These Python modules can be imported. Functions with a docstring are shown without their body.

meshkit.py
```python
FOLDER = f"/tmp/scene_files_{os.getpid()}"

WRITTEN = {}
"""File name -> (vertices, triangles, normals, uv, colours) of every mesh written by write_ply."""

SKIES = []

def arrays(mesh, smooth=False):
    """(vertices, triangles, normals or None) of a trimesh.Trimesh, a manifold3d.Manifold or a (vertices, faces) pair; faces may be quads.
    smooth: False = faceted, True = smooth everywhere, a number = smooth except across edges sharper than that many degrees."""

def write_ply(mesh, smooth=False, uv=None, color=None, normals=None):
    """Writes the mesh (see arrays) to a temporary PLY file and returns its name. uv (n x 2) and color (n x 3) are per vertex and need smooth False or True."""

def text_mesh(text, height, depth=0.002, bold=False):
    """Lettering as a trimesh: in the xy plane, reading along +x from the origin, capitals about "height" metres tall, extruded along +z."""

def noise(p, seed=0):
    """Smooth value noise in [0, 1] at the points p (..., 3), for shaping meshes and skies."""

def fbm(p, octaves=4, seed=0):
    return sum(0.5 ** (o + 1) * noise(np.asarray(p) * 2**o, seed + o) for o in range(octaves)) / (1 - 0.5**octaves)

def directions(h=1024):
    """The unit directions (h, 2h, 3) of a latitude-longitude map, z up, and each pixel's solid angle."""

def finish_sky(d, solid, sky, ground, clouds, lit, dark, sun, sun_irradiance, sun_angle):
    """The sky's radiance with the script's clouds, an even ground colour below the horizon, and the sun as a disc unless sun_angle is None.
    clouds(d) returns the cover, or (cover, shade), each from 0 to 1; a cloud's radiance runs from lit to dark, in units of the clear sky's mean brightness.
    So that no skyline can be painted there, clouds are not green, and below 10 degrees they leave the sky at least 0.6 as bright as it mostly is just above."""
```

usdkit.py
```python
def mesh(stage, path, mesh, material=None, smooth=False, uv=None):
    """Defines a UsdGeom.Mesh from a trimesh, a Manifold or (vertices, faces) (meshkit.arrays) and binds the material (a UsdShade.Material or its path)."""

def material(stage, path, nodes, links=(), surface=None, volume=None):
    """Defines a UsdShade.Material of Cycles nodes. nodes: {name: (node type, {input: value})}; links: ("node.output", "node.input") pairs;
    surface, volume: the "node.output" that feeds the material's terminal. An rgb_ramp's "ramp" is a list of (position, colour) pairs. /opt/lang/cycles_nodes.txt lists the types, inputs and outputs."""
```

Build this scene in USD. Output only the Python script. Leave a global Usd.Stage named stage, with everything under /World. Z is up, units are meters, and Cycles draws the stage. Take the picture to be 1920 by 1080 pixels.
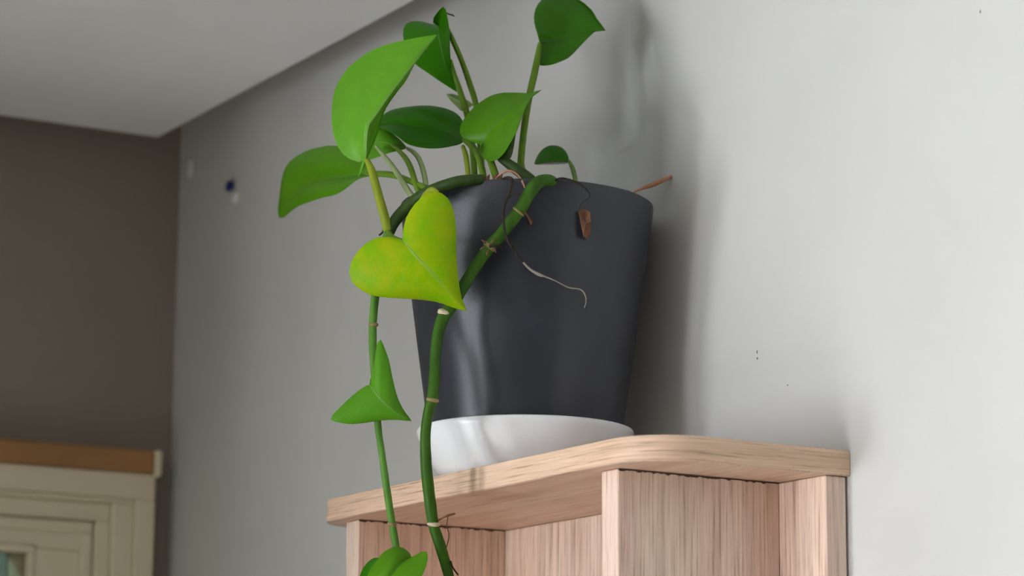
import math, random, numpy as np, trimesh, usdkit, meshkit
from shapely.geometry import Polygon, box as sbox
from pxr import Usd, UsdGeom, UsdLux, UsdShade, Gf, Sdf

stage = Usd.Stage.CreateInMemory()
UsdGeom.SetStageUpAxis(stage, "Z")
UsdGeom.SetStageMetersPerUnit(stage, 1.0)
UsdGeom.Xform.Define(stage, "/World")
UsdGeom.Scope.Define(stage, "/World/Looks")
rng = random.Random(7)

# ------------------------------------------------------------------ camera, light, exposure
# x runs along the back wall away from the room's corner, y = 0 is the back wall (room at y < 0), z = 0 is the lens height
YAW, PITCH, ROLL, F = math.radians(30.154), math.radians(11.301), math.radians(0.4617), 5193.7
C = np.array([2.7423, -1.1704, 0.0])
FW = np.array([-math.cos(YAW) * math.cos(PITCH), math.sin(YAW) * math.cos(PITCH), math.sin(PITCH)])
r_ = np.cross(FW, [0, 0, 1.0]); r_ /= np.linalg.norm(r_); u_ = np.cross(r_, FW)
RT = r_ * math.cos(ROLL) + u_ * math.sin(ROLL)
UP = u_ * math.cos(ROLL) - r_ * math.sin(ROLL)
cam = UsdGeom.Camera.Define(stage, "/World/camera")
M = np.eye(4); M[0, :3], M[1, :3], M[2, :3], M[3, :3] = RT, UP, -FW, C
cam.AddTransformOp().Set(Gf.Matrix4d(M.tolist()))
cam.CreateHorizontalApertureAttr(36.0)
cam.CreateVerticalApertureAttr(20.25)
cam.CreateFocalLengthAttr(F * 36.0 / 1920)
cam.CreateFStopAttr(7.5)
cam.CreateFocusDistanceAttr(2.03)
cam.CreateExposureAttr(0.0)
cam.CreateClippingRangeAttr((0.05, 100.0))

FLOOR = -1.58
YEND, XEND, XW, YP, XP = -5.3, 3.9, -1.3, -1.53, 0.67   # room ends; the partition that closes off the shelf's corner
# daylight through the two tall windows in the wall opposite the shelf: (centre, facing, width, height, radiance, colour)
WINDOWS = [((-0.15, YEND, -0.50), (0, 1, 0), 1.70, 1.80, 20.0, (0.90, 0.953, 1.035)),
           ((1.68, YEND, -0.50), (0, 1, 0), 0.86, 1.80, 15.5, (0.90, 0.953, 1.035))]
sun = UsdLux.DistantLight.Define(stage, "/World/sun")      # falls through those windows onto the floor
sun.CreateIntensityAttr(1.6e5); sun.CreateAngleAttr(0.53); sun.CreateColorAttr(Gf.Vec3f(1.0, 0.97, 0.93))
sun.AddRotateXYZOp().Set(Gf.Vec3f(61.0, 0.0, 5.0))


def window_light(k, c, n, w, h, power, col):
    l = UsdLux.RectLight.Define(stage, f"/World/window_daylight" + (f"_{k:03d}" if k else ""))
    l.CreateWidthAttr(w); l.CreateHeightAttr(h); l.CreateIntensityAttr(power); l.CreateColorAttr(Gf.Vec3f(*col))
    n = np.array(n, float); z = -n; x = np.cross([0, 0, 1.0], z); y = np.cross(z, x)
    m = np.eye(4); m[0, :3], m[1, :3], m[2, :3], m[3, :3] = x, y, z, np.array(c) - 0.10 * n
    l.AddTransformOp().Set(Gf.Matrix4d(m.tolist()))


for k_, w_ in enumerate(WINDOWS):
    window_light(k_, *w_)

# ------------------------------------------------------------------ helpers
used = {}


def numbered(path):
    n = used.get(path, 0); used[path] = n + 1
    return path if n == 0 else f"{path}_{n:03d}"


def tag(prim, label=None, cat=None, group=None, kind=None):
    for k, v in (("label", label), ("category", cat), ("group", group), ("kind", kind)):
        if v:
            prim.SetCustomDataByKey(k, v)
    return prim


def obj(name, mesh, m, parent=None, smooth=30, uv=None):
    base = str(parent.GetPath()) if parent else "/World"
    return usdkit.mesh(stage, numbered(base + "/" + name), mesh, m, smooth=smooth, uv=uv).GetPrim()


def xform(name, loc=(0, 0, 0)):
    x = UsdGeom.Xform.Define(stage, numbered("/World/" + name))
    x.AddTranslateOp().Set(Gf.Vec3d(*map(float, loc)))
    return x.GetPrim()


def struct(name, mesh, m, label, cat, parent=None, smooth=30):
    o = obj(name, mesh, m, parent, smooth)
    return tag(o, label, cat, None, "structure") if parent is None else o


def box(x0, x1, y0, y1, z0, z1):
    b = trimesh.creation.box((x1 - x0, y1 - y0, z1 - z0))
    b.apply_translation(((x0 + x1) / 2, (y0 + y1) / 2, (z0 + z1) / 2))
    return b


def rbox(x0, x1, y0, y1, z0, z1, r=0.0008):
    """a box with chamfered edges: the hull of three overlapping boxes"""
    pts = []
    for (a, b, c) in ((0, r, r), (r, 0, r), (r, r, 0)):
        for x in (x0 + a, x1 - a):
            for y in (y0 + b, y1 - b):
                for z in (z0 + c, z1 - c):
                    pts.append((x, y, z))
    return trimesh.Trimesh(pts).convex_hull


def cat(ms):
    return trimesh.util.concatenate(ms)


def ray(p):
    return RT * (p[0] - 960) / F + UP * (540 - p[1]) / F + FW


def hit(p, axis, c):
    d = ray(p); return C + d * (c - C[axis]) / d[axis]


def lathe(profile, loc, n=96):
    prof = np.array(profile, float)
    a = np.arange(n) * 2 * np.pi / n
    v = np.stack([prof[:, None, 0] * np.cos(a), prof[:, None, 0] * np.sin(a), np.broadcast_to(prof[:, None, 1], (len(prof), n))], -1).reshape(-1, 3)
    f = []
    m = len(prof)
    for i in range(m - 1):
        for j in range(n):
            k = (j + 1) % n
            f += [(i * n + j, i * n + k, (i + 1) * n + k), (i * n + j, (i + 1) * n + k, (i + 1) * n + j)]
    t = trimesh.Trimesh(v + np.array(loc), f, process=False)
    t.merge_vertices(); t.update_faces(t.nondegenerate_faces()); t.fix_normals()
    return t


def spline(p, n):
    """Catmull-Rom through the points p, n samples evenly spread by length"""
    p = np.asarray(p, float)
    q = np.vstack([2 * p[0] - p[1], p, 2 * p[-1] - p[-2]])
    out = []
    for i in range(len(p) - 1):
        a, b, c, d = q[i:i + 4]
        for t in np.linspace(0, 1, 16, endpoint=False):
            out.append(0.5 * (2 * b + (c - a) * t + (2 * a - 5 * b + 4 * c - d) * t ** 2 + (3 * b - a - 3 * c + d) * t ** 3))
    out.append(p[-1])
    out = np.array(out)
    s = np.concatenate([[0], np.cumsum(np.linalg.norm(np.diff(out[:, :2] if out.shape[1] != 3 else out, axis=0), axis=1))])
    return np.stack([np.interp(np.linspace(0, s[-1], n), s, out[:, k]) for k in range(out.shape[1])], 1)


def tube(points, radii, sides=12):
    p = np.asarray(points, float); n = len(p)
    rad = np.broadcast_to(radii, (n,)).astype(float)
    t = np.gradient(p, axis=0); t /= np.linalg.norm(t, axis=1, keepdims=True) + 1e-12
    a = np.cross(t[0], [0.3, 0.2, 0.9]); a /= np.linalg.norm(a)
    rows = []
    ang = np.arange(sides) * 2 * np.pi / sides
    for i in range(n):
        a = a - t[i] * (a @ t[i]); a /= np.linalg.norm(a); b = np.cross(t[i], a)
        rows.append(p[i] + rad[i] * (np.cos(ang)[:, None] * a + np.sin(ang)[:, None] * b))
    v = np.vstack(rows + [p[:1] - t[:1] * rad[0] * 0.5, p[-1:] + t[-1:] * rad[-1] * 0.5])
    f = []
    for i in range(n - 1):
        for j in range(sides):
            k = (j + 1) % sides
            f += [(i * sides + j, i * sides + k, (i + 1) * sides + k), (i * sides + j, (i + 1) * sides + k, (i + 1) * sides + j)]
    for j in range(sides):
        k = (j + 1) % sides
        f += [(n * sides, k, j), (n * sides + 1, (n - 1) * sides + j, (n - 1) * sides + k)]
    return trimesh.Trimesh(v, f, process=False)


# ------------------------------------------------------------------ materials
def mat(name, nodes, links=(), surface="p.BSDF"):
    return usdkit.material(stage, "/World/Looks/" + name, nodes, links, surface)


def paint(name, col, rough=0.9, bump=0.06, scale=900, spec=0.3, blotch=0.05):
    c = np.array(col)
    return mat(name, {"g": ("geometry", {}), "n": ("noise_texture", {"scale": 3.0, "detail": 4.0}),
                      "r": ("rgb_ramp", {"ramp": [(0.3, tuple(c * (1 - blotch))), (0.7, tuple(np.minimum(c * (1 + blotch), 0.95)))]}),
                      "n2": ("noise_texture", {"scale": float(scale), "detail": 3.0}),
                      "b": ("bump", {"strength": bump, "distance": 0.001}),
                      "p": ("principled_bsdf", {"roughness": rough, "specular_ior_level": spec})},
               [("g.position", "n.vector"), ("g.position", "n2.vector"), ("n.fac", "r.fac"), ("r.color", "p.base_color"), ("n2.fac", "b.height"), ("b.normal", "p.normal")])


def plain(name, col, rough=0.5, spec=0.5, coat=0.0):
    return mat(name, {"p": ("principled_bsdf", {"base_color": col, "roughness": rough, "specular_ior_level": spec, "coat_weight": coat, "coat_roughness": 0.1})})


wall_paint = paint("wall_paint", (0.63, 0.625, 0.60))
taupe_paint = paint("taupe_paint", (0.33, 0.288, 0.235))
dark_paint = paint("dark_brown_paint", (0.09, 0.08, 0.07))
ceiling_paint = paint("ceiling_paint", (0.92, 0.93, 0.945), bump=0.02)
floor_mat = paint("floor_boards", (0.43, 0.415, 0.38), rough=0.5, scale=60)
cream = paint("cream_paint", (0.84, 0.75, 0.54), rough=0.5, bump=0.02)
head_wood = paint("brown_timber", (0.46, 0.24, 0.095), rough=0.6, scale=300, bump=0.05, blotch=0.2)
white_frame = plain("white_frame", (0.8, 0.8, 0.78), 0.4)


def wood(name, axis, tone=1.0, pink=0.0, grey=0.0, uv=False):
    """oak-look board: stretched grain along an axis, fine dark pores and broad tone bands"""
    st = [70.0, 70.0, 70.0]; st[axis] = 2.6
    fine = [520.0, 520.0, 520.0]; fine[axis] = 14.0
    broad = [24.0, 24.0, 24.0]; broad[axis] = 0.5
    a = np.array([0.66, 0.475, 0.35]) * tone; b = np.array([0.44, 0.285, 0.19]) * tone
    a = a * np.array([1, 1 - 0.08 * pink, 1 - 0.02 * pink]); b = b * np.array([1, 1 - 0.1 * pink, 1 + 0.02 * pink])
    a = a * (1 - grey) + a.mean() * grey; b = b * (1 - grey) + b.mean() * grey
    g = np.array([0.50, 0.40, 0.305]) * tone; rosy = np.array([0.52, 0.345, 0.27]) * tone
    src = "g.UV" if uv else "g.position"
    return mat(name, {
        "g": ("uvmap", {"attribute": "st"}) if uv else ("geometry", {}),
        "m1": ("mapping", {"scale": tuple(st)}), "m2": ("mapping", {"scale": tuple(fine)}), "m3": ("mapping", {"scale": tuple(broad)}),
        "w": ("noise_texture", {"scale": 9.0, "detail": 2.0}), "wv": ("vector_math", {"math_type": "multiply_add", "vector2": (0.012, 0.012, 0.012)}),
        "n1": ("noise_texture", {"scale": 1.0, "detail": 5.0, "roughness": 0.6, "distortion": 0.4}),
        "n2": ("noise_texture", {"scale": 1.0, "detail": 3.0, "roughness": 0.7}),
        "n3": ("noise_texture", {"scale": 1.0, "detail": 1.0}),
        "r1": ("rgb_ramp", {"ramp": [(0.30, tuple(b)), (0.55, tuple(a * 0.92)), (0.75, tuple(a))]}),
        "r2": ("rgb_ramp", {"ramp": [(0.32, (0.50, 0.40, 0.33)), (0.44, (0.9, 0.88, 0.86)), (0.55, (1, 1, 1)), (0.68, (1.12, 1.13, 1.14))]}),
        "r3": ("rgb_ramp", {"ramp": [(0.35, tuple(rosy)), (0.6, tuple(g))]}),
        "mx": ("mix", {"mix_type": "multiply", "fac": 0.85}), "mx2": ("mix", {"mix_type": "mix", "fac": 0.35}),
        "b": ("bump", {"strength": 0.25, "distance": 0.0005}),
        "p": ("principled_bsdf", {"roughness": 0.48, "specular_ior_level": 0.4})},
        [(src, "w.vector"), ("w.color", "wv.vector1"), (src, "wv.vector3"), ("wv.vector", "m1.vector"), (src, "m2.vector"), (src, "m3.vector"),
         ("m1.vector", "n1.vector"), ("m2.vector", "n2.vector"), ("m3.vector", "n3.vector"), ("n1.fac", "r1.fac"), ("n2.fac", "r2.fac"), ("n3.fac", "r3.fac"),
         ("r1.color", "mx2.color1"), ("r3.color", "mx2.color2"), ("mx2.color", "mx.color1"), ("r2.color", "mx.color2"), ("mx.color", "p.base_color"),
         ("n2.fac", "b.height"), ("b.normal", "p.normal")])


wood_x = wood("oak_along", 0, 1.28, 0.3)
wood_z = wood("oak_upright", 2, 1.66, 0.1, 0.36)
wood_edge = wood("oak_edge_band", 0, 1.45, 0.0, -0.15, uv=True)

pot_mat = mat("charcoal_plastic", {"g": ("geometry", {}), "n": ("noise_texture", {"scale": 450.0, "detail": 3.0}),
                                   "n2": ("noise_texture", {"scale": 25.0, "detail": 4.0}),
                                   "r": ("rgb_ramp", {"ramp": [(0.35, (0.030, 0.033, 0.043)), (0.7, (0.038, 0.042, 0.054))]}),
                                   "b": ("bump", {"strength": 0.12, "distance": 0.0006}),
                                   "p": ("principled_bsdf", {"roughness": 0.35, "specular_ior_level": 0.5})},
              [("g.position", "n.vector"), ("g.position", "n2.vector"), ("n2.fac", "r.fac"), ("r.color", "p.base_color"), ("n.fac", "b.height"), ("b.normal", "p.normal")])
saucer_mat = plain("white_glaze", (0.95, 0.96, 0.98), 0.22, 0.5)
soil_mat = paint("potting_soil", (0.035, 0.022, 0.014), rough=1.0, scale=220, bump=0.8, blotch=0.5)


def leaf_mat(name, top, vein, trans, rough=0.33, mix=0.3, patch=None, speck=0.12, spec=0.25, bump=0.25):
    top = np.array(top); vein = np.array(vein); patch = np.array(patch if patch is not None else top * 1.15)
    return mat(name, {
        "uv": ("uvmap", {"attribute": "st"}), "s": ("separate_xyz", {}), "g": ("geometry", {}),
        "c": ("math", {"math_type": "subtract", "value2": 0.5}), "ab": ("math", {"math_type": "absolute"}),
        "k": ("math", {"math_type": "multiply", "value2": 1.1}), "d": ("math", {"math_type": "subtract"}),
        "f": ("math", {"math_type": "multiply", "value2": 52.0}), "si": ("math", {"math_type": "sine"}),
        "vr": ("rgb_ramp", {"ramp": [(0.75, (0, 0, 0)), (1.0, (0.13, 0.13, 0.13))]}),
        "mr": ("rgb_ramp", {"ramp": [(0.0, (0.45, 0.45, 0.45)), (0.015, (0.3, 0.3, 0.3)), (0.03, (0, 0, 0))]}),
        "vm": ("mix", {"mix_type": "lighten", "fac": 1.0}),
        "n": ("noise_texture", {"scale": 70.0, "detail": 3.0}), "nr": ("rgb_ramp", {"ramp": [(0.35, (0, 0, 0)), (0.7, (1, 1, 1))]}),
        "n4": ("noise_texture", {"scale": 900.0, "detail": 2.0}), "sr": ("rgb_ramp", {"ramp": [(0.62, (0, 0, 0)), (0.74, (speck, speck, speck))]}),
        "c1": ("mix", {"color1": tuple(top), "color2": tuple(patch)}), "c2": ("mix", {"color2": tuple(vein)}),
        "c3": ("mix", {"color2": tuple(vein * 1.3)}),
        "b": ("bump", {"strength": bump, "distance": 0.0008}),
        "p": ("principled_bsdf", {"roughness": rough, "specular_ior_level": spec}),
        "t": ("translucent_bsdf", {"color": trans}), "m": ("mix_closure", {"fac": mix})},
        [("uv.UV", "s.vector"), ("s.x", "c.value1"), ("c.value", "ab.value1"), ("ab.value", "k.value1"), ("s.y", "d.value1"), ("k.value", "d.value2"), ("d.value", "f.value1"),
         ("f.value", "si.value1"), ("si.value", "vr.fac"), ("ab.value", "mr.fac"), ("vr.color", "vm.color1"), ("mr.color", "vm.color2"),
         ("g.position", "n.vector"), ("n.fac", "nr.fac"), ("nr.color", "c1.fac"), ("c1.color", "c2.color1"), ("vm.color", "c2.fac"),
         ("g.position", "n4.vector"), ("n4.fac", "sr.fac"), ("c2.color", "c3.color1"), ("sr.color", "c3.fac"), ("c3.color", "p.base_color"),
         ("n.fac", "b.height"), ("b.normal", "p.normal"), ("p.BSDF", "m.closure1"), ("t.BSDF", "m.closure2")], surface="m.closure")


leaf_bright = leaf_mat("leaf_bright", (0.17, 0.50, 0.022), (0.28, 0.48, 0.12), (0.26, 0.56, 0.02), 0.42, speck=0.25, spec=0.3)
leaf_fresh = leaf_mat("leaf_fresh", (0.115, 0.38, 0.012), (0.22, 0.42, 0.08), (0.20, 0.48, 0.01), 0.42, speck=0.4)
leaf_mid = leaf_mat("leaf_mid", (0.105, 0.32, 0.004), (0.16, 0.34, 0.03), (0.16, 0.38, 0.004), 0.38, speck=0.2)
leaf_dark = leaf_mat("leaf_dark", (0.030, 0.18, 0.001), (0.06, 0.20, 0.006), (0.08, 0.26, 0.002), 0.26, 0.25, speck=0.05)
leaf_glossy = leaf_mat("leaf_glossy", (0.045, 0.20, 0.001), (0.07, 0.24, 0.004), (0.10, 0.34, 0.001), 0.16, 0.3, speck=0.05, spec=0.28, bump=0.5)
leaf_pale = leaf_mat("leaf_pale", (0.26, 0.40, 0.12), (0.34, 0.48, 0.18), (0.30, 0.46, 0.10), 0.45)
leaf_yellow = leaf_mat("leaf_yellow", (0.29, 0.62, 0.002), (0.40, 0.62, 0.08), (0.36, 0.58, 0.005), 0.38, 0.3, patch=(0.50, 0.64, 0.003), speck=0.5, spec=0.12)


def stem_mat(name, a, b, rough=0.5):
    return mat(name, {"g": ("geometry", {}), "mp": ("mapping", {"scale": (160.0, 160.0, 30.0)}), "n": ("noise_texture", {"scale": 1.0, "detail": 3.0}),
                      "r": ("rgb_ramp", {"ramp": [(0.3, a), (0.7, b)]}), "p": ("principled_bsdf", {"roughness": rough, "specular_ior_level": 0.2})},
               [("g.position", "mp.vector"), ("mp.vector", "n.vector"), ("n.fac", "r.fac"), ("r.color", "p.base_color")])


vine_mat = stem_mat("vine_green", (0.032, 0.10, 0.007), (0.055, 0.155, 0.012))
vine_light = stem_mat("vine_fresh_green", (0.085, 0.23, 0.03), (0.14, 0.31, 0.05))
vine_dark = stem_mat("vine_old_green", (0.030, 0.065, 0.012), (0.05, 0.10, 0.018))
petiole_green = stem_mat("petiole_green", (0.10, 0.20, 0.012), (0.15, 0.27, 0.02))
petiole_pale = stem_mat("petiole_pale", (0.30, 0.38, 0.16), (0.38, 0.46, 0.22))
petiole_yellow = stem_mat("petiole_yellow", (0.24, 0.33, 0.02), (0.33, 0.38, 0.03))
root_dark = stem_mat("root_dark", (0.02, 0.015, 0.012), (0.06, 0.045, 0.035), 0.8)
root_pale = stem_mat("root_pale", (0.25, 0.21, 0.17), (0.42, 0.36, 0.3), 0.8)
dead_brown = stem_mat("dead_brown", (0.10, 0.045, 0.025), (0.25, 0.12, 0.07), 0.8)
dead_orange = stem_mat("dead_orange", (0.42, 0.19, 0.10), (0.60, 0.32, 0.19), 0.7)
node_pale = stem_mat("node_pale", (0.55, 0.42, 0.28), (0.75, 0.65, 0.50), 0.7)
node_tan = stem_mat("node_tan", (0.22, 0.17, 0.06), (0.36, 0.28, 0.13), 0.7)

# ------------------------------------------------------------------ the room
CEIL, GAP, SLAB = 0.7405, 0.046, 0.98


def wall_with_holes(length0, length1, z0, z1, holes, make):
    """pieces of a wall around rectangular openings; make(polygon) -> mesh"""
    p = Polygon([(length0, z0), (length1, z0), (length1, z1), (length0, z1)])
    for (a, b, c, d) in holes:
        p = p.difference(sbox(a, c, b, d))
    return make(p)


def extr(p, depth):
    return trimesh.creation.extrude_polygon(p, depth, engine="earcut")


DY0, DY1, DZ1 = -0.86, -0.0285, 0.378   # the door's opening in the left wall
back = obj("wall_back", box(-0.14, XEND + 0.14, 0.0, 0.14, FLOOR, SLAB), wall_paint)
tag(back, "plain pale grey back wall behind the shelf and plant", "wall", None, "structure")


def left_wall(p):
    m = extr(p, 0.14)                      # polygon (y, z) extruded along x
    m.apply_transform(np.array([[0, 0, 1, -0.14], [1, 0, 0, 0], [0, 1, 0, 0], [0, 0, 0, 1.0]]))
    return m


holes = [(w[0][0] - w[2] / 2, w[0][0] + w[2] / 2, w[0][2] - w[3] / 2, w[0][2] + w[3] / 2) for w in WINDOWS]


def front_wall(p):
    m = extr(p, 0.14)                      # polygon (x, z) extruded along -y
    m.apply_transform(np.array([[1, 0, 0, 0], [0, 0, -1, YEND], [0, 1, 0, 0], [0, 0, 0, 1.0]]))
    m.fix_normals()
    return m


struct("wall_left", box(-0.14, 0.0, YP, 0.0, FLOOR, SLAB), taupe_paint, "dim taupe left wall with the door beside the corner", "wall")
struct("wall_partition", box(-0.14, XP, YP - 0.1, YP, FLOOR, CEIL), taupe_paint, "taupe partition standing out of the left wall", "wall")
struct("wall_front", wall_with_holes(XW, XEND, FLOOR, SLAB, holes, front_wall), taupe_paint, "taupe wall with two tall windows opposite the shelf", "wall")
struct("wall_right", box(XEND, XEND + 0.14, YEND - 0.14, 0.0, FLOOR, SLAB), dark_paint, "dark brown wall to the right of the camera", "wall")
struct("wall_side", box(XW - 0.14, XW, YEND - 0.14, YP, FLOOR, SLAB), taupe_paint, "taupe wall beyond the partition", "wall")
struct("wall_return", box(XW, -0.14, YP, YP + 0.14, FLOOR, SLAB), taupe_paint, "taupe wall behind the partition", "wall")
struct("floor", box(XW - 0.14, XEND + 0.14, YEND - 0.14, 0.14, FLOOR - 0.1, FLOOR), floor_mat, "brown floor of the room below the shelf", "floor")
struct("ceiling", cat([rbox(GAP, XEND - GAP, YP, -GAP, CEIL, CEIL + 0.03, 0.002), rbox(XW + GAP, XEND - GAP, YEND + GAP, YP, CEIL, CEIL + 0.03, 0.002)]), ceiling_paint, "white dropped ceiling panel with a dark gap along the walls", "ceiling")
struct("ceiling_slab", box(XW - 0.14, XEND + 0.14, YEND - 0.14, 0.14, SLAB, SLAB + 0.1), ceiling_paint, "slab above the dropped ceiling seen through the gap", "ceiling")


def window(k, c, n, w, h):
    """frame of a window in its opening, built along the wall"""
    t = UsdGeom.Xform.Define(stage, f"/World/window_{k}").GetPrim()
    tag(t, ["wide white window opposite the shelf", "narrower white window opposite the shelf"][k - 1], "window", None, "structure")

    def pl(a0, a1, z0, z1, d0=-0.075, d1=-0.025):
        if n[0]:
            return box(d0, d1, c[1] + a0, c[1] + a1, c[2] + z0, c[2] + z1)
        return box(c[0] + a0, c[0] + a1, YEND + d0, YEND + d1, c[2] + z0, c[2] + z1)

    f = 0.05
    obj("frame", cat([pl(-w / 2, w / 2, h / 2 - f, h / 2), pl(-w / 2, w / 2, -h / 2, -h / 2 + f), pl(-w / 2, -w / 2 + f, -h / 2 + f, h / 2 - f), pl(w / 2 - f, w / 2, -h / 2 + f, h / 2 - f)]), white_frame, t)
    obj("mullion", pl(-0.025, 0.025, -h / 2 + f, h / 2 - f), white_frame, t)


for k_, w_ in enumerate(WINDOWS):
    window(k_ + 1, w_[0], w_[1], w_[2], w_[3])

# the door beside the corner: head board, casing, stop, leaf with a moulded frame and a glazed light
door = UsdGeom.Xform.Define(stage, "/World/door_1").GetPrim()
tag(door, "cream door with stepped frame and brown timber head board beside the corner", "door", None, "structure")


def frame3(y0, y1, z1, w, x0, x1, wz=None):
    """head and two uprights of a frame whose outer right edge is y1, outer left y0, top z1"""
    wz = wz or w
    return cat([rbox(x0, x1, y0, y1, z1 - wz, z1, 0.002), rbox(x0, x1, y0, y0 + w, FLOOR, z1 - wz, 0.002), rbox(x0, x1, y1 - w, y1, FLOOR, z1 - wz, 0.002)])


y1, y0 = -0.0285, -0.90
obj("head_board", rbox(0.0, 0.034, y0 - 0.01, y1 - 0.004, 0.379, 0.4035, 0.002), head_wood, door)
obj("corner_cap", rbox(0.0, 0.036, y1 - 0.004, y1 + 0.004, 0.376, 0.404, 0.002), cream, door)
obj("casing", frame3(y0, y1, 0.379, 0.022, 0.0, 0.030, 0.0275), cream, door)
obj("casing_step", frame3(y0 + 0.0215, y1 - 0.0215, 0.352, 0.025, 0.0, 0.026, 0.006), cream, door)
obj("door_stop", frame3(y0 + 0.046, y1 - 0.046, 0.3465, 0.0165, 0.0, 0.020, 0.0195), cream, door)
ly0, ly1, lz1 = y0 + 0.062, y1 - 0.062, 0.3275
leaf = obj("door_leaf", cat([rbox(0.0, 0.012, ly0, ly1, lz1 - 0.032, lz1, 0.002), rbox(0.0, 0.012, ly0, ly0 + 0.066, FLOOR + 0.01, lz1 - 0.032, 0.002), rbox(0.0, 0.012, ly1 - 0.066, ly1, FLOOR + 0.01, lz1 - 0.032, 0.002),
                             rbox(0.0, 0.012, ly0 + 0.066, ly1 - 0.066, FLOOR + 0.01, -0.6, 0.002)]), cream, door)
obj("leaf_edge_bead", frame3(ly0 + 0.002, ly1 - 0.002, lz1 - 0.002, 0.012, 0.011, 0.0165), cream, door)
obj("glazing_bead", frame3(ly0 + 0.064, ly1 - 0.064, lz1 - 0.030, 0.008, 0.004, 0.016), cream, door)
glass_teal = plain("teal_glass", (0.27, 0.43, 0.35), 0.15)
glass_pale = plain("pale_green_glass", (0.50, 0.62, 0.42), 0.15)
pe, pt = ly1 - 0.072, lz1 - 0.038
obj("glass_pane", rbox(0.001, 0.006, ly0 + 0.07, pe - 0.035, -0.6, pt), plain("green_glass", (0.36, 0.43, 0.27), 0.15), door)
obj("glass_pane", rbox(0.001, 0.006, pe - 0.034, pe - 0.019, -0.6, pt), glass_teal, door)
pg = extr(Polygon([(pe - 0.018, pt - 0.004), (pe, pt - 0.03), (pe, -0.6), (pe - 0.018, -0.6)]), 0.005)
pg.apply_transform(np.array([[0, 0, 1, 0.001], [1, 0, 0, 0], [0, 1, 0, 0], [0, 0, 0, 1.0]]))
obj("glass_pane", pg, glass_pale, door)
obj("glass_pane", rbox(0.0, 0.0008, pe - 0.018, ly1 - 0.06, -0.6, pt + 0.008), plain("straw_glass", (0.50, 0.46, 0.28), 0.2), door)

# marks on the back wall: a blue plug, filler spots, tiny specks
pm = hit((437, 350), 1, 0.0)
plug = xform("wall_plug", (pm[0], 0, pm[2]))
blue = plain("blue_plastic", (0.012, 0.02, 0.16), 0.4)
prof = [(0, -0.0035), (0.0032, -0.0035), (0.0058, -0.0022), (0.006, 0.0), (0, 0.0)]
c_ = lathe(prof, (0, 0, 0), 24); c_.apply_transform(trimesh.transformations.rotation_matrix(-np.pi / 2, [1, 0, 0])); c_.apply_translation((0, -0.0035, 0))
c_.apply_transform(np.diag([1.25, 1, 1.0, 1]))
obj("plug_collar", c_, blue, plug)
cc = trimesh.creation.cylinder(0.0026, 0.0012, sections=16); cc.apply_transform(trimesh.transformations.rotation_matrix(np.pi / 2, [1, 0, 0])); cc.apply_translation((0, -0.0041, 0))
obj("plug_hole", cc, plain("black", (0.004, 0.004, 0.008), 0.8), plug)
tag(plug, "small dark blue plastic plug in the grey wall near the room's corner", "wall plug")
filler = paint("filler", (0.93, 0.92, 0.90), bump=0.2)
for (px, py, w, h) in ((357, 318, 0.008, 0.011), (441, 371, 0.008, 0.006)):
    q = hit((px, py), 1, 0.0)
    m = trimesh.creation.icosphere(2, 1.0)
    v = m.vertices.copy(); v *= 1 + 0.25 * (meshkit.noise(v * 2.2 + px, 3)[:, None] - 0.5)
    m.vertices = v * [w, 0.0012, h] + q
    obj("filler_patch", m, filler, back, True)
dark_speck = plain("speck", (0.12, 0.11, 0.10), 0.9)
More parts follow.
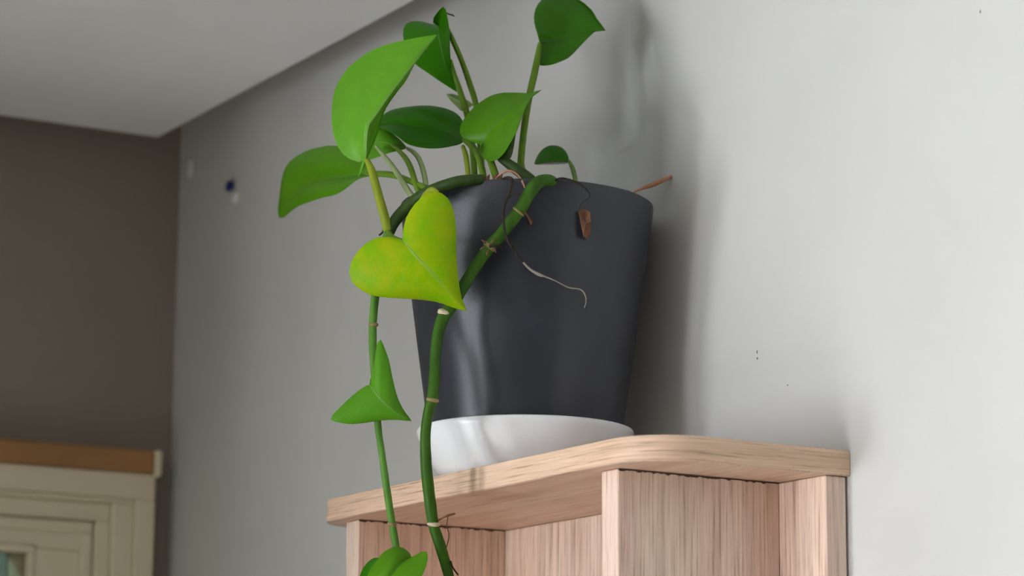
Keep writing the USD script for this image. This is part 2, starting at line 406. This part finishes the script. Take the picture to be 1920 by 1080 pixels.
for (px, py, w, h) in ((1419.5, 660, 0.0006, 0.0014), (1420, 672, 0.0007, 0.0010), (1477, 722, 0.0006, 0.0006), (1838, 22, 0.0006, 0.0014), (1340, 823, 0.0008, 0.0010)):
    q = hit((px, py), 1, 0.0)
    m = trimesh.creation.icosphere(1, 1.0); m.vertices = m.vertices * [w, 0.0003, h] + q
    obj("speck", m, dark_speck, back, True)

# ------------------------------------------------------------------ the shelf unit
ZT, ZB = 0.2700, 0.2520
SX0, SX1, SY, RC = 0.7055, 1.1998, -0.1705, 0.045
shelf = xform("wall_shelf", (SX1, 0, ZT))
UsdGeom.Xformable(shelf).AddRotateZOp().Set(1.1)      # hung a touch askew
O = np.array([SX1, 0, ZT])


def sh(m):
    m.apply_translation(-O); return m


def slab_outline(g=0.0, y_back=-0.0005):
    pts = [(SX0 + g, y_back)]
    for t in np.linspace(np.pi, 1.5 * np.pi, 17):
        pts.append((SX0 + RC + (RC - g) * math.cos(t), SY + RC + (RC - g) * math.sin(t)))
    for t in np.linspace(1.5 * np.pi, 2 * np.pi, 17):
        pts.append((SX1 - RC + (RC - g) * math.cos(t), SY + RC + (RC - g) * math.sin(t)))
    pts.append((SX1 - g, y_back))
    return pts


def board(z0, z1):
    """rounded board with a small chamfer on its lower and upper edge"""
    e = 0.0007
    rings = [(slab_outline(e), z0), (slab_outline(0), z0 + e), (slab_outline(0), z1 - e), (slab_outline(e), z1)]
    n = len(rings[0][0]); v = [(x, y, z) for o, z in rings for x, y in o]; f = []
    for i in range(3):
        for j in range(n):
            k = (j + 1) % n
            f += [(i * n + j, i * n + k, (i + 1) * n + k), (i * n + j, (i + 1) * n + k, (i + 1) * n + j)]
    for j in range(1, n - 1):
        f += [(0, j + 1, j), (3 * n, 3 * n + j, 3 * n + j + 1)]
    return trimesh.Trimesh(v, f, process=False)


LX, DX, T, FY, ZL = 0.7468, 1.1225, 0.0208, -0.1570, -0.24
top = obj("top_board", sh(board(ZB, ZT)), wood_x, shelf)
ol = np.array(slab_outline(-0.0004)); run = np.concatenate([[0], np.cumsum(np.linalg.norm(np.diff(ol, axis=0), axis=1))])
ev, euv, ef = [], [], []
for j, (x, y) in enumerate(ol):
    for z in (ZB + 0.0006, ZT - 0.0006):
        ev.append((x, y, z)); euv.append((run[j], z))
for j in range(len(ol) - 1):
    ef += [(2 * j, 2 * j + 2, 2 * j + 3), (2 * j, 2 * j + 3, 2 * j + 1)]
obj("edge_band", sh(trimesh.Trimesh(ev, ef, process=False)), wood_edge, top, True, uv=np.array(euv))
obj("back_panel", sh(rbox(SX0 + 0.004, SX1 - 0.003, -0.0195, -0.0015, ZL, ZB - 0.0003)), wood_z, shelf)
obj("side_panel", sh(rbox(LX, LX + T, FY, -0.0195, ZL, ZB - 0.0003)), wood_z, shelf)
obj("divider", sh(rbox(DX, DX + T, FY, -0.0195, ZL, ZB - 0.0003)), wood_z, shelf)
obj("lower_board", sh(board(ZL - 0.018, ZL - 0.0003)), wood_x, shelf)
chip_mat = plain("chipped_brown", (0.10, 0.05, 0.035), 0.8)
for x_ in (LX + T, DX + T):                                        # the splintered saw cut along the top of each upright
    ys = np.linspace(FY + 0.0005, -0.0200, 90)
    lo = 0.0006 + 0.0016 * np.clip(meshkit.fbm(np.stack([ys * 330, ys * 0 + x_ * 9, ys * 0], 1), 3, 4) - 0.38, 0, 1) * 2
    pl = Polygon([(y, ZB - 0.0004) for y in ys] + [(y, ZB - 0.0004 - h) for y, h in zip(ys[::-1], lo[::-1])])
    cm = extr(pl, 0.0005); cm.apply_transform(np.array([[0, 0, 1, x_ - 0.0002], [1, 0, 0, 0], [0, 1, 0, 0], [0, 0, 0, 1.0]]))
    obj("chipped_edge", sh(cm), chip_mat, shelf)
tag(shelf, "oak-look wall shelf with a round-cornered top board carrying the plant", "shelf")

# ------------------------------------------------------------------ pot and saucer
PY = -0.103
ax = hit((988, 386), 1, PY)
PX, RIMZ = ax[0], ax[2] - 0.0015
zp = (np.array([PX, PY, RIMZ]) - C) @ FW
RT_ = 238 / F * zp
RIMZ_S = hit((988, 806), 1, PY)[2]
sz0 = ZT + 0.0006
sd = (np.array([PX, PY, RIMZ_S]) - C) @ FW
rs = 204 / F * sd
rp = 184 / F * sd
hS = RIMZ_S - sz0
saucer = xform("saucer", (PX, PY, sz0))
rb, FL = 0.062, 0.0245
prof = [(0, 0), (rb - 0.001, 0), (rb, 0.0008), (rb + 0.009, 0.010), (rb + 0.0165, 0.0225), (rs - 0.0026, hS * 0.75), (rs - 0.0010, hS - 0.006), (rs - 0.0002, hS - 0.0028), (rs - 0.0008, hS - 0.0008), (rs - 0.0025, hS), (rs - 0.0042, hS - 0.0008),
        (rs - 0.005, hS - 0.003), (rs - 0.0065, hS * 0.75), (rb + 0.0140, FL + 0.0005), (rb + 0.0125, FL), (0, FL)]
obj("dish", lathe(prof, (0, 0, 0), 128), saucer_mat, saucer, 40)
tag(saucer, "glossy white saucer under the dark pot on the shelf top", "saucer")

plant = xform("potted_pothos", (PX, PY, sz0 + FL + 0.0006))
PO = np.array([PX, PY, sz0 + FL + 0.0006])
tag(plant, "trailing pothos plant in a charcoal pot on the white saucer", "potted plant")
HP = RIMZ - PO[2]
slope = (RT_ - rp) / (RIMZ - RIMZ_S)
r0 = RT_ - slope * HP
prof = [(0, 0), (r0 - 0.003, 0), (r0 - 0.0008, 0.0008), (r0, 0.003), (RT_ - slope * 0.003, HP - 0.003), (RT_ - 0.0004, HP - 0.0008), (RT_ - 0.0016, HP), (RT_ - 0.0030, HP - 0.0006), (RT_ - 0.0034, HP - 0.003), (r0 - 0.003, 0.004), (0, 0.004)]
obj("pot", lathe(prof, (0, 0, 0), 160), pot_mat, plant, 40)
# soil a little below the rim, lumpy
rso = RT_ - 0.0045
g_ = [(0.0, 0.0)] + [(rso * k / 12 * math.cos(a), rso * k / 12 * math.sin(a)) for k in range(1, 13) for a in np.arange(48) * 2 * np.pi / 48]
sv = np.array([(x, y, HP - 0.012) for x, y in g_]); sv[:, 2] += 0.010 * (meshkit.fbm(sv * 90, 3, 5) - 0.5)
sf = [(0, 1 + j, 1 + (j + 1) % 48) for j in range(48)]
for k in range(11):
    for j in range(48):
        a, b = 1 + k * 48 + j, 1 + k * 48 + (j + 1) % 48
        sf += [(a, a + 48, b + 48), (a, b + 48, b)]
obj("soil", trimesh.Trimesh(sv, sf, process=False), soil_mat, plant, True)


# ------------------------------------------------------------------ the plant
def P(px, py, dz):
    """the point at the depth dz behind the pot's axis (negative: nearer the camera), in the plant's own frame"""
    return C + ray((px, py)) * (zp + dz) - PO


def stem(name, pts, mat_, parent=None, sides=12, n=None, wobble=0.0):
    """pts: (x, y, dz, width in pixels) along the stem"""
    p = spline(pts, n or max(8, len(pts) * 6))
    v = np.array([P(a, b, c) for a, b, c, w in p]); rad = np.array([max(w, 0.6) / 2 / F * (zp + c) for a, b, c, w in p])
    if wobble:
        rad = rad * (1 + wobble * (meshkit.noise(v * 140, 2) - 0.5) * 2)
    return obj(name, tube(v, rad, sides), mat_, parent or plant, True)


def node(px, py, dz, w, h, mat_, parent, ang=0.0):
    """ring-like swelling on a stem"""
    c = P(px, py, dz); k = (zp + dz) / F
    d = np.array([math.sin(ang), -math.cos(ang)]); a = c - (RT * d[0] - UP * d[1]) * -h / 2 * k; b = c + (RT * d[0] - UP * d[1]) * -h / 2 * k
    t = np.linspace(0, 1, 7)
    return obj("node", tube(a + (b - a) * t[:, None], w / 2 * k * np.array([0.90, 1.0, 1.05, 1.03, 1.05, 1.0, 0.90]), 12), mat_, parent, True)


def leaf_blade(L, R, mid, dm, dl, dr, m, bulge=0.0, nt=26, ns=9, mp=1.25, wav=0.0015, th=0.00045, seed=0, label=None):
    """L, R: the two margins from the leaf base to its tip, mid: the midrib (pixels); dm: midrib depths at base, middle, tip; dl, dr: how much farther than the midrib each margin lies (base, middle, tip)"""
    t = np.linspace(0, 1, nt)
    e0, e1 = spline(L, nt), spline(R, nt)
    mm = spline(mid, 101)
    u = t ** mp
    md = np.stack([np.interp(u, np.linspace(0, 1, 101), mm[:, k]) for k in (0, 1)], 1)
    quad = lambda d, x: d[0] * (1 - x) * (1 - 2 * x) + d[1] * 4 * x * (1 - x) + d[2] * x * (2 * x - 1)
    zm = quad(dm, t); zl, zr = quad(dl, t), quad(dr, t)
    rows, uv = [], []
    S = np.linspace(-1, 1, 2 * ns + 1)
    for i in range(nt):
        for s in S:
            e, z = (e0, zl) if s < 0 else (e1, zr)
            a = abs(s)
            x, y = md[i] * (1 - a) + e[i] * a
            d = zm[i] + z[i] * a ** 1.2 + bulge * (4 * a * (1 - a)) * math.sin(math.pi * min(1, t[i] * 1.02))
            d += wav * a * math.sin(t[i] * 9 + seed + (2 if s < 0 else 0))
            rows.append(P(x, y, d)); uv.append((0.5 + s / 2, t[i]))
    v = np.array(rows); w = len(S)
    f = []
    for i in range(nt - 1):
        for j in range(w - 1):
            a = i * w + j
            f += [(a, a + 1, a + w + 1), (a, a + w + 1, a + w)]
    f = np.array(f)
    nrm = np.zeros_like(v); fn = np.cross(v[f[:, 1]] - v[f[:, 0]], v[f[:, 2]] - v[f[:, 0]])
    for k in range(3):
        np.add.at(nrm, f[:, k], fn)
    nrm /= np.linalg.norm(nrm, axis=1, keepdims=True) + 1e-12
    edge = np.array([(abs(S[i % w]) == 1) or i // w in (0, nt - 1) for i in range(len(v))])
    h = np.where(edge, th * 0.35, th)[:, None]
    n0 = len(v)
    V = np.vstack([v + nrm * h, v - nrm * h]); Fc = [tuple(x) for x in f] + [tuple(x[::-1] + n0) for x in f]
    ring = [j for j in range(w)] + [i * w + w - 1 for i in range(1, nt)] + [(nt - 1) * w + j for j in range(w - 2, -1, -1)] + [i * w for i in range(nt - 2, 0, -1)]
    for a, b in zip(ring, ring[1:] + ring[:1]):
        Fc += [(b, a, a + n0), (b, a + n0, b + n0)]
    mesh = trimesh.Trimesh(V, Fc, process=False)
    lf = obj("leaf", mesh, m, plant, True, uv=np.array(uv + uv))
    tag(lf, label)
    # midrib: a slim raised rib on both faces, a sub-part
    c = ns
    line = v[[i * w + c for i in range(nt)]]
    obj("midrib", tube(line, np.linspace(0.0010, 0.0003, nt), 6), m_rib[m.GetPath().name], lf, True, uv=None)
    return lf


m_rib = {"leaf_glossy": plain("rib_glossy", (0.035, 0.14, 0.006), 0.25), "leaf_pale": plain("rib_pale", (0.3, 0.42, 0.16), 0.5), "leaf_fresh": plain("rib_fresh", (0.13, 0.33, 0.03), 0.45), "leaf_bright": plain("rib_bright", (0.17, 0.38, 0.05), 0.4), "leaf_mid": plain("rib_mid", (0.08, 0.23, 0.02), 0.4),
         "leaf_dark": plain("rib_dark", (0.04, 0.13, 0.01), 0.4), "leaf_yellow": plain("rib_yellow", (0.26, 0.43, 0.05), 0.4)}

# --- vines
stem("vine", [(905, 337, -0.088, 20), (880, 338, -0.094, 22), (853, 342, -0.094, 22), (818, 354, -0.088, 23), (785, 371, -0.080, 23), (757, 395, -0.078, 23), (738, 418, -0.082, 22), (729, 438, -0.086, 20)], vine_dark, n=60, wobble=0.04)
v1 = stem("vine", [(729, 436, -0.0860, 20), (718, 480, -0.0900, 18), (707, 530, -0.0971, 16), (702, 570, -0.1053, 16), (699, 608, -0.1112, 15), (699, 650, -0.1196, 15), (702, 700, -0.1288, 14), (706, 750, -0.1380, 14), (709, 800, -0.1410, 13), (716, 850, -0.1440, 13),
                  (725, 915, -0.1460, 14), (734, 975, -0.1460, 14), (741, 1015, -0.1460, 14), (746, 1045, -0.1440, 13)], vine_light, n=110, wobble=0.04)
node(700, 609, -0.1113, 18, 6, node_tan, v1, 0.0)
node(735, 983, -0.1460, 17, 7, node_tan, v1, 0.2)
v2 = stem("vine", [(1050, 360, -0.0850, 22), (1040, 345, -0.0900, 23), (1026, 338, -0.0960, 24), (1008, 343, -0.1040, 25), (993, 362, -0.1080, 25), (977, 390, -0.1100, 24), (944, 434, -0.1110, 24), (919, 462, -0.1110, 24), (892, 499, -0.1110, 23), (870, 535, -0.1146, 23),
                  (849, 570, -0.1193, 24), (833, 592, -0.1226, 24), (823, 618, -0.1253, 22), (817, 655, -0.1301, 21), (815, 700, -0.1358, 21), (811, 745, -0.1415, 22), (803, 775, -0.1430, 20), (798, 810, -0.1440, 20), (798, 850, -0.1450, 21), (801, 895, -0.1460, 22), (807, 945, -0.1460, 22),
                  (813, 985, -0.1460, 21), (826, 1025, -0.1460, 21), (839, 1070, -0.1460, 20), (852, 1120, -0.1460, 19), (861, 1165, -0.1460, 16), (866, 1200, -0.1450, 8)], vine_mat, n=190, wobble=0.04)
node(833, 586, -0.1224, 25, 9, node_pale, v2, 0.25)
node(811, 750, -0.1425, 24, 6, node_tan, v2, 0.2)
node(813, 983, -0.1465, 24, 6, node_pale, v2, 0.1)
node(918, 462, -0.1115, 26, 7, node_tan, v2, 0.7)
node(972, 397, -0.1105, 26, 4, node_tan, v2, 0.7)
# old thick stem rising from the soil with the sheath of the young leaf
stem("vine", [(1012, 352, -0.082, 23), (1000, 343, -0.080, 23), (985, 330, -0.078, 22), (965, 315, -0.074, 20), (945, 301, -0.070, 17), (938, 296, -0.068, 15)], vine_dark)
stem("sheath", [(941, 301, -0.070, 11), (950, 292, -0.066, 17), (957, 275, -0.062, 13), (963, 255, -0.058, 7), (968, 235, -0.054, 3)], vine_dark)

# --- leaves (base -> tip)
# large bright leaf, upper left
leaf_blade([(686, 298), (681, 304), (667, 303), (645, 291), (630, 268), (623, 240), (622, 205), (628, 168), (645, 137), (668, 114), (700, 93), (735, 81), (780, 71), (819, 65)],
           [(686, 298), (682, 312), (675, 328), (671, 334), (682, 312), (694, 285), (708, 250), (722, 206), (744, 173), (762, 150), (778, 117), (792, 92), (806, 76), (819, 65)],
           [(686, 298), (690, 240), (706, 214), (738, 168), (778, 117), (806, 82), (819, 65)], (-0.070, -0.075, -0.045), (0.0, 0.030, 0.0), (0.0, 0.016, 0.0), leaf_bright, bulge=0.008, seed=1)
# dark leaf hanging at the top behind it: the broad half and the folded lit half
leaf_blade([(838, 50), (826, 42), (812, 46), (790, 40), (768, 41), (757, 52), (757, 75), (764, 98), (779, 120), (803, 137), (823, 151), (840, 162), (856, 172)],
           [(838, 50), (822, 46), (811, 40), (818, 26), (832, 12), (837, 24), (841, 45), (843, 70), (844, 100), (847, 130), (851, 152), (856, 172)],
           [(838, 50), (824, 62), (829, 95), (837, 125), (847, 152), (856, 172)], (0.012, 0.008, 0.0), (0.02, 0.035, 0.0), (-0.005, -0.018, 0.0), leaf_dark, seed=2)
# small pale leaf far behind
leaf_blade([(838, 177), (848, 176), (862, 181), (876, 188), (888, 197)], [(838, 177), (845, 188), (856, 199), (868, 208), (888, 197)], [(838, 177), (862, 191), (888, 197)], (0.05, 0.05, 0.05), (0, 0.006, 0), (0, 0.006, 0), leaf_pale, seed=3)
# dark flat leaf in the middle
leaf_blade([(870, 262), (871, 240), (866, 224), (853, 211), (830, 202), (799, 198), (760, 201), (730, 208), (712, 222), (700, 238)],
           [(870, 262), (866, 268), (853, 273), (822, 278), (791, 277), (764, 270), (748, 258), (730, 247), (715, 241), (700, 238)],
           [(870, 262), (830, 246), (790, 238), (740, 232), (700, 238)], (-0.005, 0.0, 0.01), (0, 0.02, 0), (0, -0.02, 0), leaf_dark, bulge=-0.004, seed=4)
# mid-green leaf half hidden behind the large one
leaf_blade([(763, 278), (752, 264), (738, 252), (719, 239), (695, 236), (665, 245), (640, 262)], [(763, 278), (748, 282), (729, 287), (698, 298), (680, 300), (660, 288), (640, 262)], [(763, 278), (735, 270), (700, 264), (640, 262)],
           (0.0, 0.005, 0.015), (0, 0.012, 0), (0, -0.012, 0), leaf_bright, seed=5)
# large dark leaf stretching to the far left
leaf_blade([(694, 327), (690, 310), (676, 290), (650, 277), (622, 273), (600, 276), (580, 281), (556, 293), (540, 307), (531, 325), (527, 345), (524, 370), (521, 395), (524, 408)],
           [(694, 327), (688, 331), (673, 335), (661, 343), (644, 357), (626, 366), (604, 371), (583, 378), (561, 386), (545, 397), (532, 408), (524, 408)],
           [(694, 327), (650, 330), (610, 334), (575, 343), (545, 368), (524, 408)], (-0.02, 0.07, 0.17), (0, 0.035, 0.0), (0, -0.02, 0.0), leaf_mid, bulge=-0.008, seed=6)
# folded leaf in the centre
leaf_blade([(903, 270), (899, 270), (889, 267), (877, 264), (866, 257), (862, 246), (864, 235), (872, 220), (885, 205), (900, 192), (922, 179), (945, 174), (975, 174), (996, 175), (1006, 171), (1014, 169)],
           [(903, 270), (900, 280), (901, 288), (907, 297), (918, 303), (928, 301), (938, 295), (948, 283), (957, 268), (965, 254), (973, 235), (981, 213), (990, 192), (998, 181), (1006, 175), (1014, 169)],
           [(903, 270), (918, 245), (935, 226), (955, 208), (978, 192), (998, 178), (1014, 169)], (-0.045, -0.050, -0.03), (0.0, 0.022, 0), (-0.012, -0.030, 0), leaf_mid, bulge=0.002, seed=7)
# glossy dark leaf at the top right
leaf_blade([(1012, 80), (1007, 62), (1003, 49), (1001, 35), (1003, 20), (1010, 6), (1024, -5), (1046, -9), (1070, -6), (1088, 1), (1100, 10), (1111, 21), (1119, 35), (1127, 45), (1135, 57)],
           [(1012, 80), (1010, 92), (1007, 106), (1008, 118), (1014, 123), (1024, 123), (1036, 121), (1050, 116), (1065, 109), (1078, 97), (1091, 83), (1104, 70), (1113, 60), (1122, 56), (1135, 57)],
           [(1012, 80), (1035, 77), (1060, 71), (1095, 61), (1135, 57)], (0.015, 0.03, 0.02), (0.0, 0.03, 0), (0.0, -0.012, 0), leaf_glossy, bulge=-0.004, wav=0.003, seed=8, label="glossy dark green leaf held highest at the right")
# small dark leaf at the right
leaf_blade([(1067, 302), (1065, 292), (1060, 283), (1052, 276), (1042, 273), (1031, 273), (1020, 278), (1011, 287), (1005, 298), (1002, 307)],
           [(1067, 302), (1063, 306), (1056, 307), (1048, 307.5), (1040, 308), (1032, 308), (1024, 308), (1016, 308), (1008, 308), (1002, 307)],
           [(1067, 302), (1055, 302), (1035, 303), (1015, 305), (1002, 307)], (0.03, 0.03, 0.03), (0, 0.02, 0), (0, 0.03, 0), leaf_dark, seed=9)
# bright yellow-green heart in front of the pot
leaf_blade([(756, 450), (748, 448), (736, 445), (716, 444), (693, 452), (673, 469), (659, 491), (655, 511), (660, 529), (676, 543), (699, 554), (730, 558), (764, 560), (799, 563), (826, 568), (850, 577), (875, 583)],
           [(756, 450), (756, 434), (761, 410), (771, 392), (785, 375), (802, 363), (819, 359), (836, 368), (847, 385), (852, 405), (855, 433), (855, 467), (857, 501), (860, 529), (864, 553), (870, 572), (875, 583)],
           [(756, 450), (780, 480), (810, 511), (836, 541), (858, 567), (875, 583)], (-0.128, -0.137, -0.128), (0.004, 0.014, 0.0), (0.006, 0.012, 0.0), leaf_yellow, bulge=-0.002, seed=10, label="yellow-green heart-shaped leaf in front of the pot")
# three-cornered leaf on the left vine
leaf_blade([(694, 722), (690, 721), (684, 725), (672, 733), (652, 750), (635, 767), (622, 780), (621, 788), (640, 793), (657, 795), (682, 793), (715, 788), (745, 787), (771, 789)],
           [(694, 722), (694, 713), (698, 700), (703, 676), (705, 655), (712, 635), (720, 650), (729, 675), (735, 705), (744, 742), (756, 768), (771, 789)],
           [(694, 722), (706, 738), (722, 756), (745, 775), (771, 789)], (-0.142, -0.154, -0.148), (0.0, 0.008, 0), (-0.002, 0.01, 0), leaf_fresh, seed=11)
# leaf at the lower edge of the picture, with its turned-up half and a second one behind it
leaf_blade([(771, 1046), (767, 1036), (757, 1028), (745, 1025), (730, 1029), (716, 1039), (703, 1056), (692, 1072), (684, 1095), (682, 1120), (690, 1140), (705, 1160)],
           [(771, 1046), (782, 1041), (794, 1034), (801, 1036), (802, 1048), (798, 1064), (789, 1084), (776, 1106), (758, 1130), (735, 1150), (705, 1160)],
           [(771, 1046), (753, 1057), (738, 1074), (725, 1100), (714, 1130), (705, 1160)], (-0.160, -0.175, -0.170), (0.0, 0.014, 0), (-0.006, -0.016, 0), leaf_mid, bulge=-0.004, seed=12)
leaf_blade([(722, 1052), (712, 1047), (703, 1046), (693, 1051), (684, 1061), (677, 1074), (673, 1092), (676, 1112), (690, 1128)], [(722, 1052), (728, 1066), (728, 1085), (722, 1105), (708, 1120), (690, 1128)], [(722, 1052), (708, 1076), (698, 1102), (690, 1128)],
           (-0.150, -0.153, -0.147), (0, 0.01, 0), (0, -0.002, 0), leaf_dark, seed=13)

# --- petioles
stem("petiole", [(728, 434, -0.086, 19), (722, 410, -0.084, 18), (713, 378, -0.082, 17), (704, 345, -0.078, 16), (697, 320, -0.074, 15), (687, 298, -0.069, 10)], petiole_yellow)
stem("petiole", [(798, 352, -0.080, 12), (778, 344, -0.070, 11), (758, 335, -0.058, 11), (735, 328, -0.045, 12), (712, 326, -0.032, 12), (690, 327, -0.018, 9)], petiole_green)
stem("petiole", [(776, 372, -0.076, 11), (765, 357, -0.070, 11), (748, 330, -0.055, 11), (733, 308, -0.04, 10), (718, 290, -0.02, 8), (705, 275, -0.004, 6)], petiole_pale)
stem("petiole", [(786, 362, -0.078, 12), (778, 340, -0.070, 11), (770, 315, -0.055, 11), (760, 296, -0.035, 10), (746, 281, -0.015, 8), (735, 272, -0.001, 6)], petiole_green)
stem("petiole", [(799, 354, -0.074, 10), (796, 330, -0.060, 10), (788, 303, -0.04, 10), (777, 287, -0.02, 9), (763, 278, -0.001, 6)], petiole_pale)
stem("petiole", [(878, 340, -0.070, 11), (877, 318, -0.05, 10), (873, 290, -0.03, 10), (868, 275, -0.008, 8)], petiole_yellow)
stem("petiole", [(907, 340, -0.075, 13), (904, 318, -0.06, 13), (896, 292, -0.04, 13), (884, 273, -0.02, 13), (869, 262, -0.006, 9)], petiole_green)
stem("petiole", [(934, 340, -0.076, 14), (928, 325, -0.072, 14), (920, 303, -0.064, 13), (911, 285, -0.055, 11), (903, 270, -0.046, 7)], petiole_green)
stem("petiole", [(1000, 347, -0.070, 19), (984, 330, -0.060, 17), (977, 312, -0.050, 14), (978, 285, -0.038, 13), (984, 232, -0.02, 13), (992, 182, -0.005, 13), (1002, 138, 0.006, 13), (1008, 108, 0.011, 12), (1012, 81, 0.014, 8)], petiole_green)
stem("petiole", [(905, 330, 0.0, 11), (900, 270, 0.0, 11), (893, 200, 0.004, 11), (880, 155, 0.008, 11), (864, 110, 0.01, 10), (850, 78, 0.012, 10), (838, 50, 0.014, 6)], petiole_green)
stem("petiole", [(890, 330, 0.02, 12), (884, 260, 0.03, 12), (875, 212, 0.035, 12), (862, 170, 0.04, 11), (852, 140, 0.04, 9), (845, 112, 0.04, 6)], petiole_green)
stem("petiole", [(1081, 350, -0.06, 9), (1078, 332, -0.02, 9), (1073, 314, 0.015, 9), (1067, 302, 0.029, 5)], petiole_green)
stem("petiole", [(729, 436, -0.092, 10), (735, 444, -0.105, 10), (745, 449, -0.118, 9), (756, 451, -0.126, 6)], petiole_green)
stem("petiole", [(792, 376, -0.088, 12), (800, 365, -0.10, 14), (810, 356, -0.108, 12), (822, 360, -0.112, 5)], petiole_yellow)
stem("petiole", [(703, 700, -0.133, 8), (700, 712, -0.138, 7), (694, 722, -0.142, 5)], petiole_green)
stem("petiole", [(744, 1036, -0.146, 11), (755, 1046, -0.152, 9), (771, 1046, -0.159, 5)], petiole_green)

# --- aerial roots, dry bits
r1 = stem("aerial_root", [(938, 338, -0.09, 4), (949, 333, -0.098, 5), (960, 336, -0.108, 6), (957, 357, -0.114, 5), (948, 378, -0.117, 6), (944, 400, -0.118, 5), (946, 430, -0.119, 5), (953, 453, -0.119, 5), (970, 478, -0.115, 5), (980, 491, -0.112, 6)], root_dark, sides=6)
stem("aerial_root", [(979, 490, -0.112, 4), (994, 505, -0.110, 5), (1011, 515, -0.108, 7), (1020, 518, -0.106, 4), (1040, 526, -0.105, 2.6), (1066, 539, -0.102, 3), (1086, 542, -0.1, 3), (1095, 549, -0.099, 3), (1099, 563, -0.098, 2), (1096, 577, -0.098, 1.6)], root_pale, sides=6)
stem("aerial_root", [(948, 378, -0.117, 3), (958, 368, -0.116, 3), (970, 363, -0.116, 3), (977, 367, -0.115, 2)], root_dark, sides=6)
stem("aerial_root", [(1036, 341, -0.094, 4), (1050, 335, -0.098, 5), (1066, 337, -0.1, 5), (1086, 345, -0.102, 5), (1100, 356, -0.102, 3), (1106, 368, -0.100, 2), (1092, 380, -0.099, 2), (1085, 395, -0.098, 2)], root_dark, sides=6)
stem("aerial_root", [(925, 340, -0.09, 4), (938, 327, -0.088, 4), (955, 320, -0.09, 4), (968, 326, -0.092, 4), (978, 338, -0.096, 4), (984, 352, -0.104, 3)], dead_orange, sides=6)
stem("aerial_root", [(918, 462, -0.120, 6), (930, 460, -0.122, 5), (940, 466, -0.118, 4), (947, 471, -0.115, 2)], root_dark, sides=6)
for (a, b, c, d) in ((910, 456, 903, 450), (922, 454, 930, 449), (915, 470, 912, 478), (926, 466, 930, 474), (908, 464, 900, 468)):
    stem("aerial_root", [(a, b, -0.122, 4), ((a + c) / 2, (b + d) / 2 - 1, -0.124, 3.5), (c, d, -0.123, 2)], dead_brown, sides=6)
stem("aerial_root", [(978, 392, -0.114, 3), (985, 400, -0.112, 4), (991, 408, -0.110, 4), (996, 420, -0.108, 3)], dead_brown, sides=6)
stem("aerial_root", [(720, 428, -0.086, 4), (717, 436, -0.086, 4), (711, 441, -0.086, 4)], root_dark, sides=6)
stem("aerial_root", [(818, 978, -0.147, 4), (832, 970, -0.147, 4), (842, 966, -0.146, 5), (853, 963, -0.146, 4)], dead_brown, sides=6)
stem("aerial_root", [(840, 968, -0.146, 2), (838, 985, -0.146, 2), (842, 1005, -0.146, 2), (836, 1030, -0.146, 2)], dead_brown, sides=6)
stem("aerial_root", [(845, 1052, -0.148, 3), (848, 1062, -0.148, 3.5), (853, 1070, -0.148, 3.5), (859, 1078, -0.148, 3)], root_dark, sides=6)
stem("aerial_root", [(837, 24, -0.0, 3), (843, 27, 0.0, 3), (848, 28, 0.0, 3), (852, 31, 0.0, 2)], root_dark, sides=6)
for (x, y, s) in ((930, 332, 8), (914, 336, 9), (896, 338, 8), (938, 336, 7)):
    stem("dry_sheath", [(x - 6, y + 8, -0.09, 2), (x - 1, y, -0.088, s), (x + 4, y - 9, -0.086, 1)], dead_brown, sides=6)


def scrap(name, pts, mat_, dz, th=0.0006):
    """a curled dry scrap: a fan of pixels given depth and thickness"""
    n = len(pts); c = np.mean(pts, axis=0)
    a = [P(x, y, dz + 0.004 * math.sin(i * 1.7)) for i, (x, y) in enumerate(pts)]; b = [p + FW * 2 * th + UP * th for p in a]
    v = a + b + [P(c[0], c[1], dz - 0.004), P(c[0], c[1], dz - 0.004) + FW * 2 * th]
    f = []
    for i in range(n):
        k = (i + 1) % n
        f += [(2 * n, i, k), (2 * n + 1, n + k, n + i), (i, n + i, n + k), (i, n + k, k)]
    m = trimesh.Trimesh(v, f, process=False); m.fix_normals()
    return obj(name, m, mat_, plant, False)


scrap("dry_leaf", [(1084, 396), (1097, 394), (1106, 399), (1108, 415), (1107, 436), (1102, 449), (1094, 444), (1090, 425)], dead_brown, -0.094)
scrap("dry_leaf", [(989, 410), (997, 407), (999, 418), (993, 423)], dead_brown, -0.100)
scrap("dry_leaf", [(1062, 590), (1068, 584), (1073, 588), (1069, 598), (1066, 593)], node_pale, -0.085)
dl = stem("dry_leaf", [(1180, 365, -0.004, 4), (1200, 355, 0.0, 5), (1222, 347, 0.006, 9), (1245, 337, 0.012, 9), (1262, 330, 0.016, 6), (1276, 326, 0.02, 2)], dead_orange, sides=8)
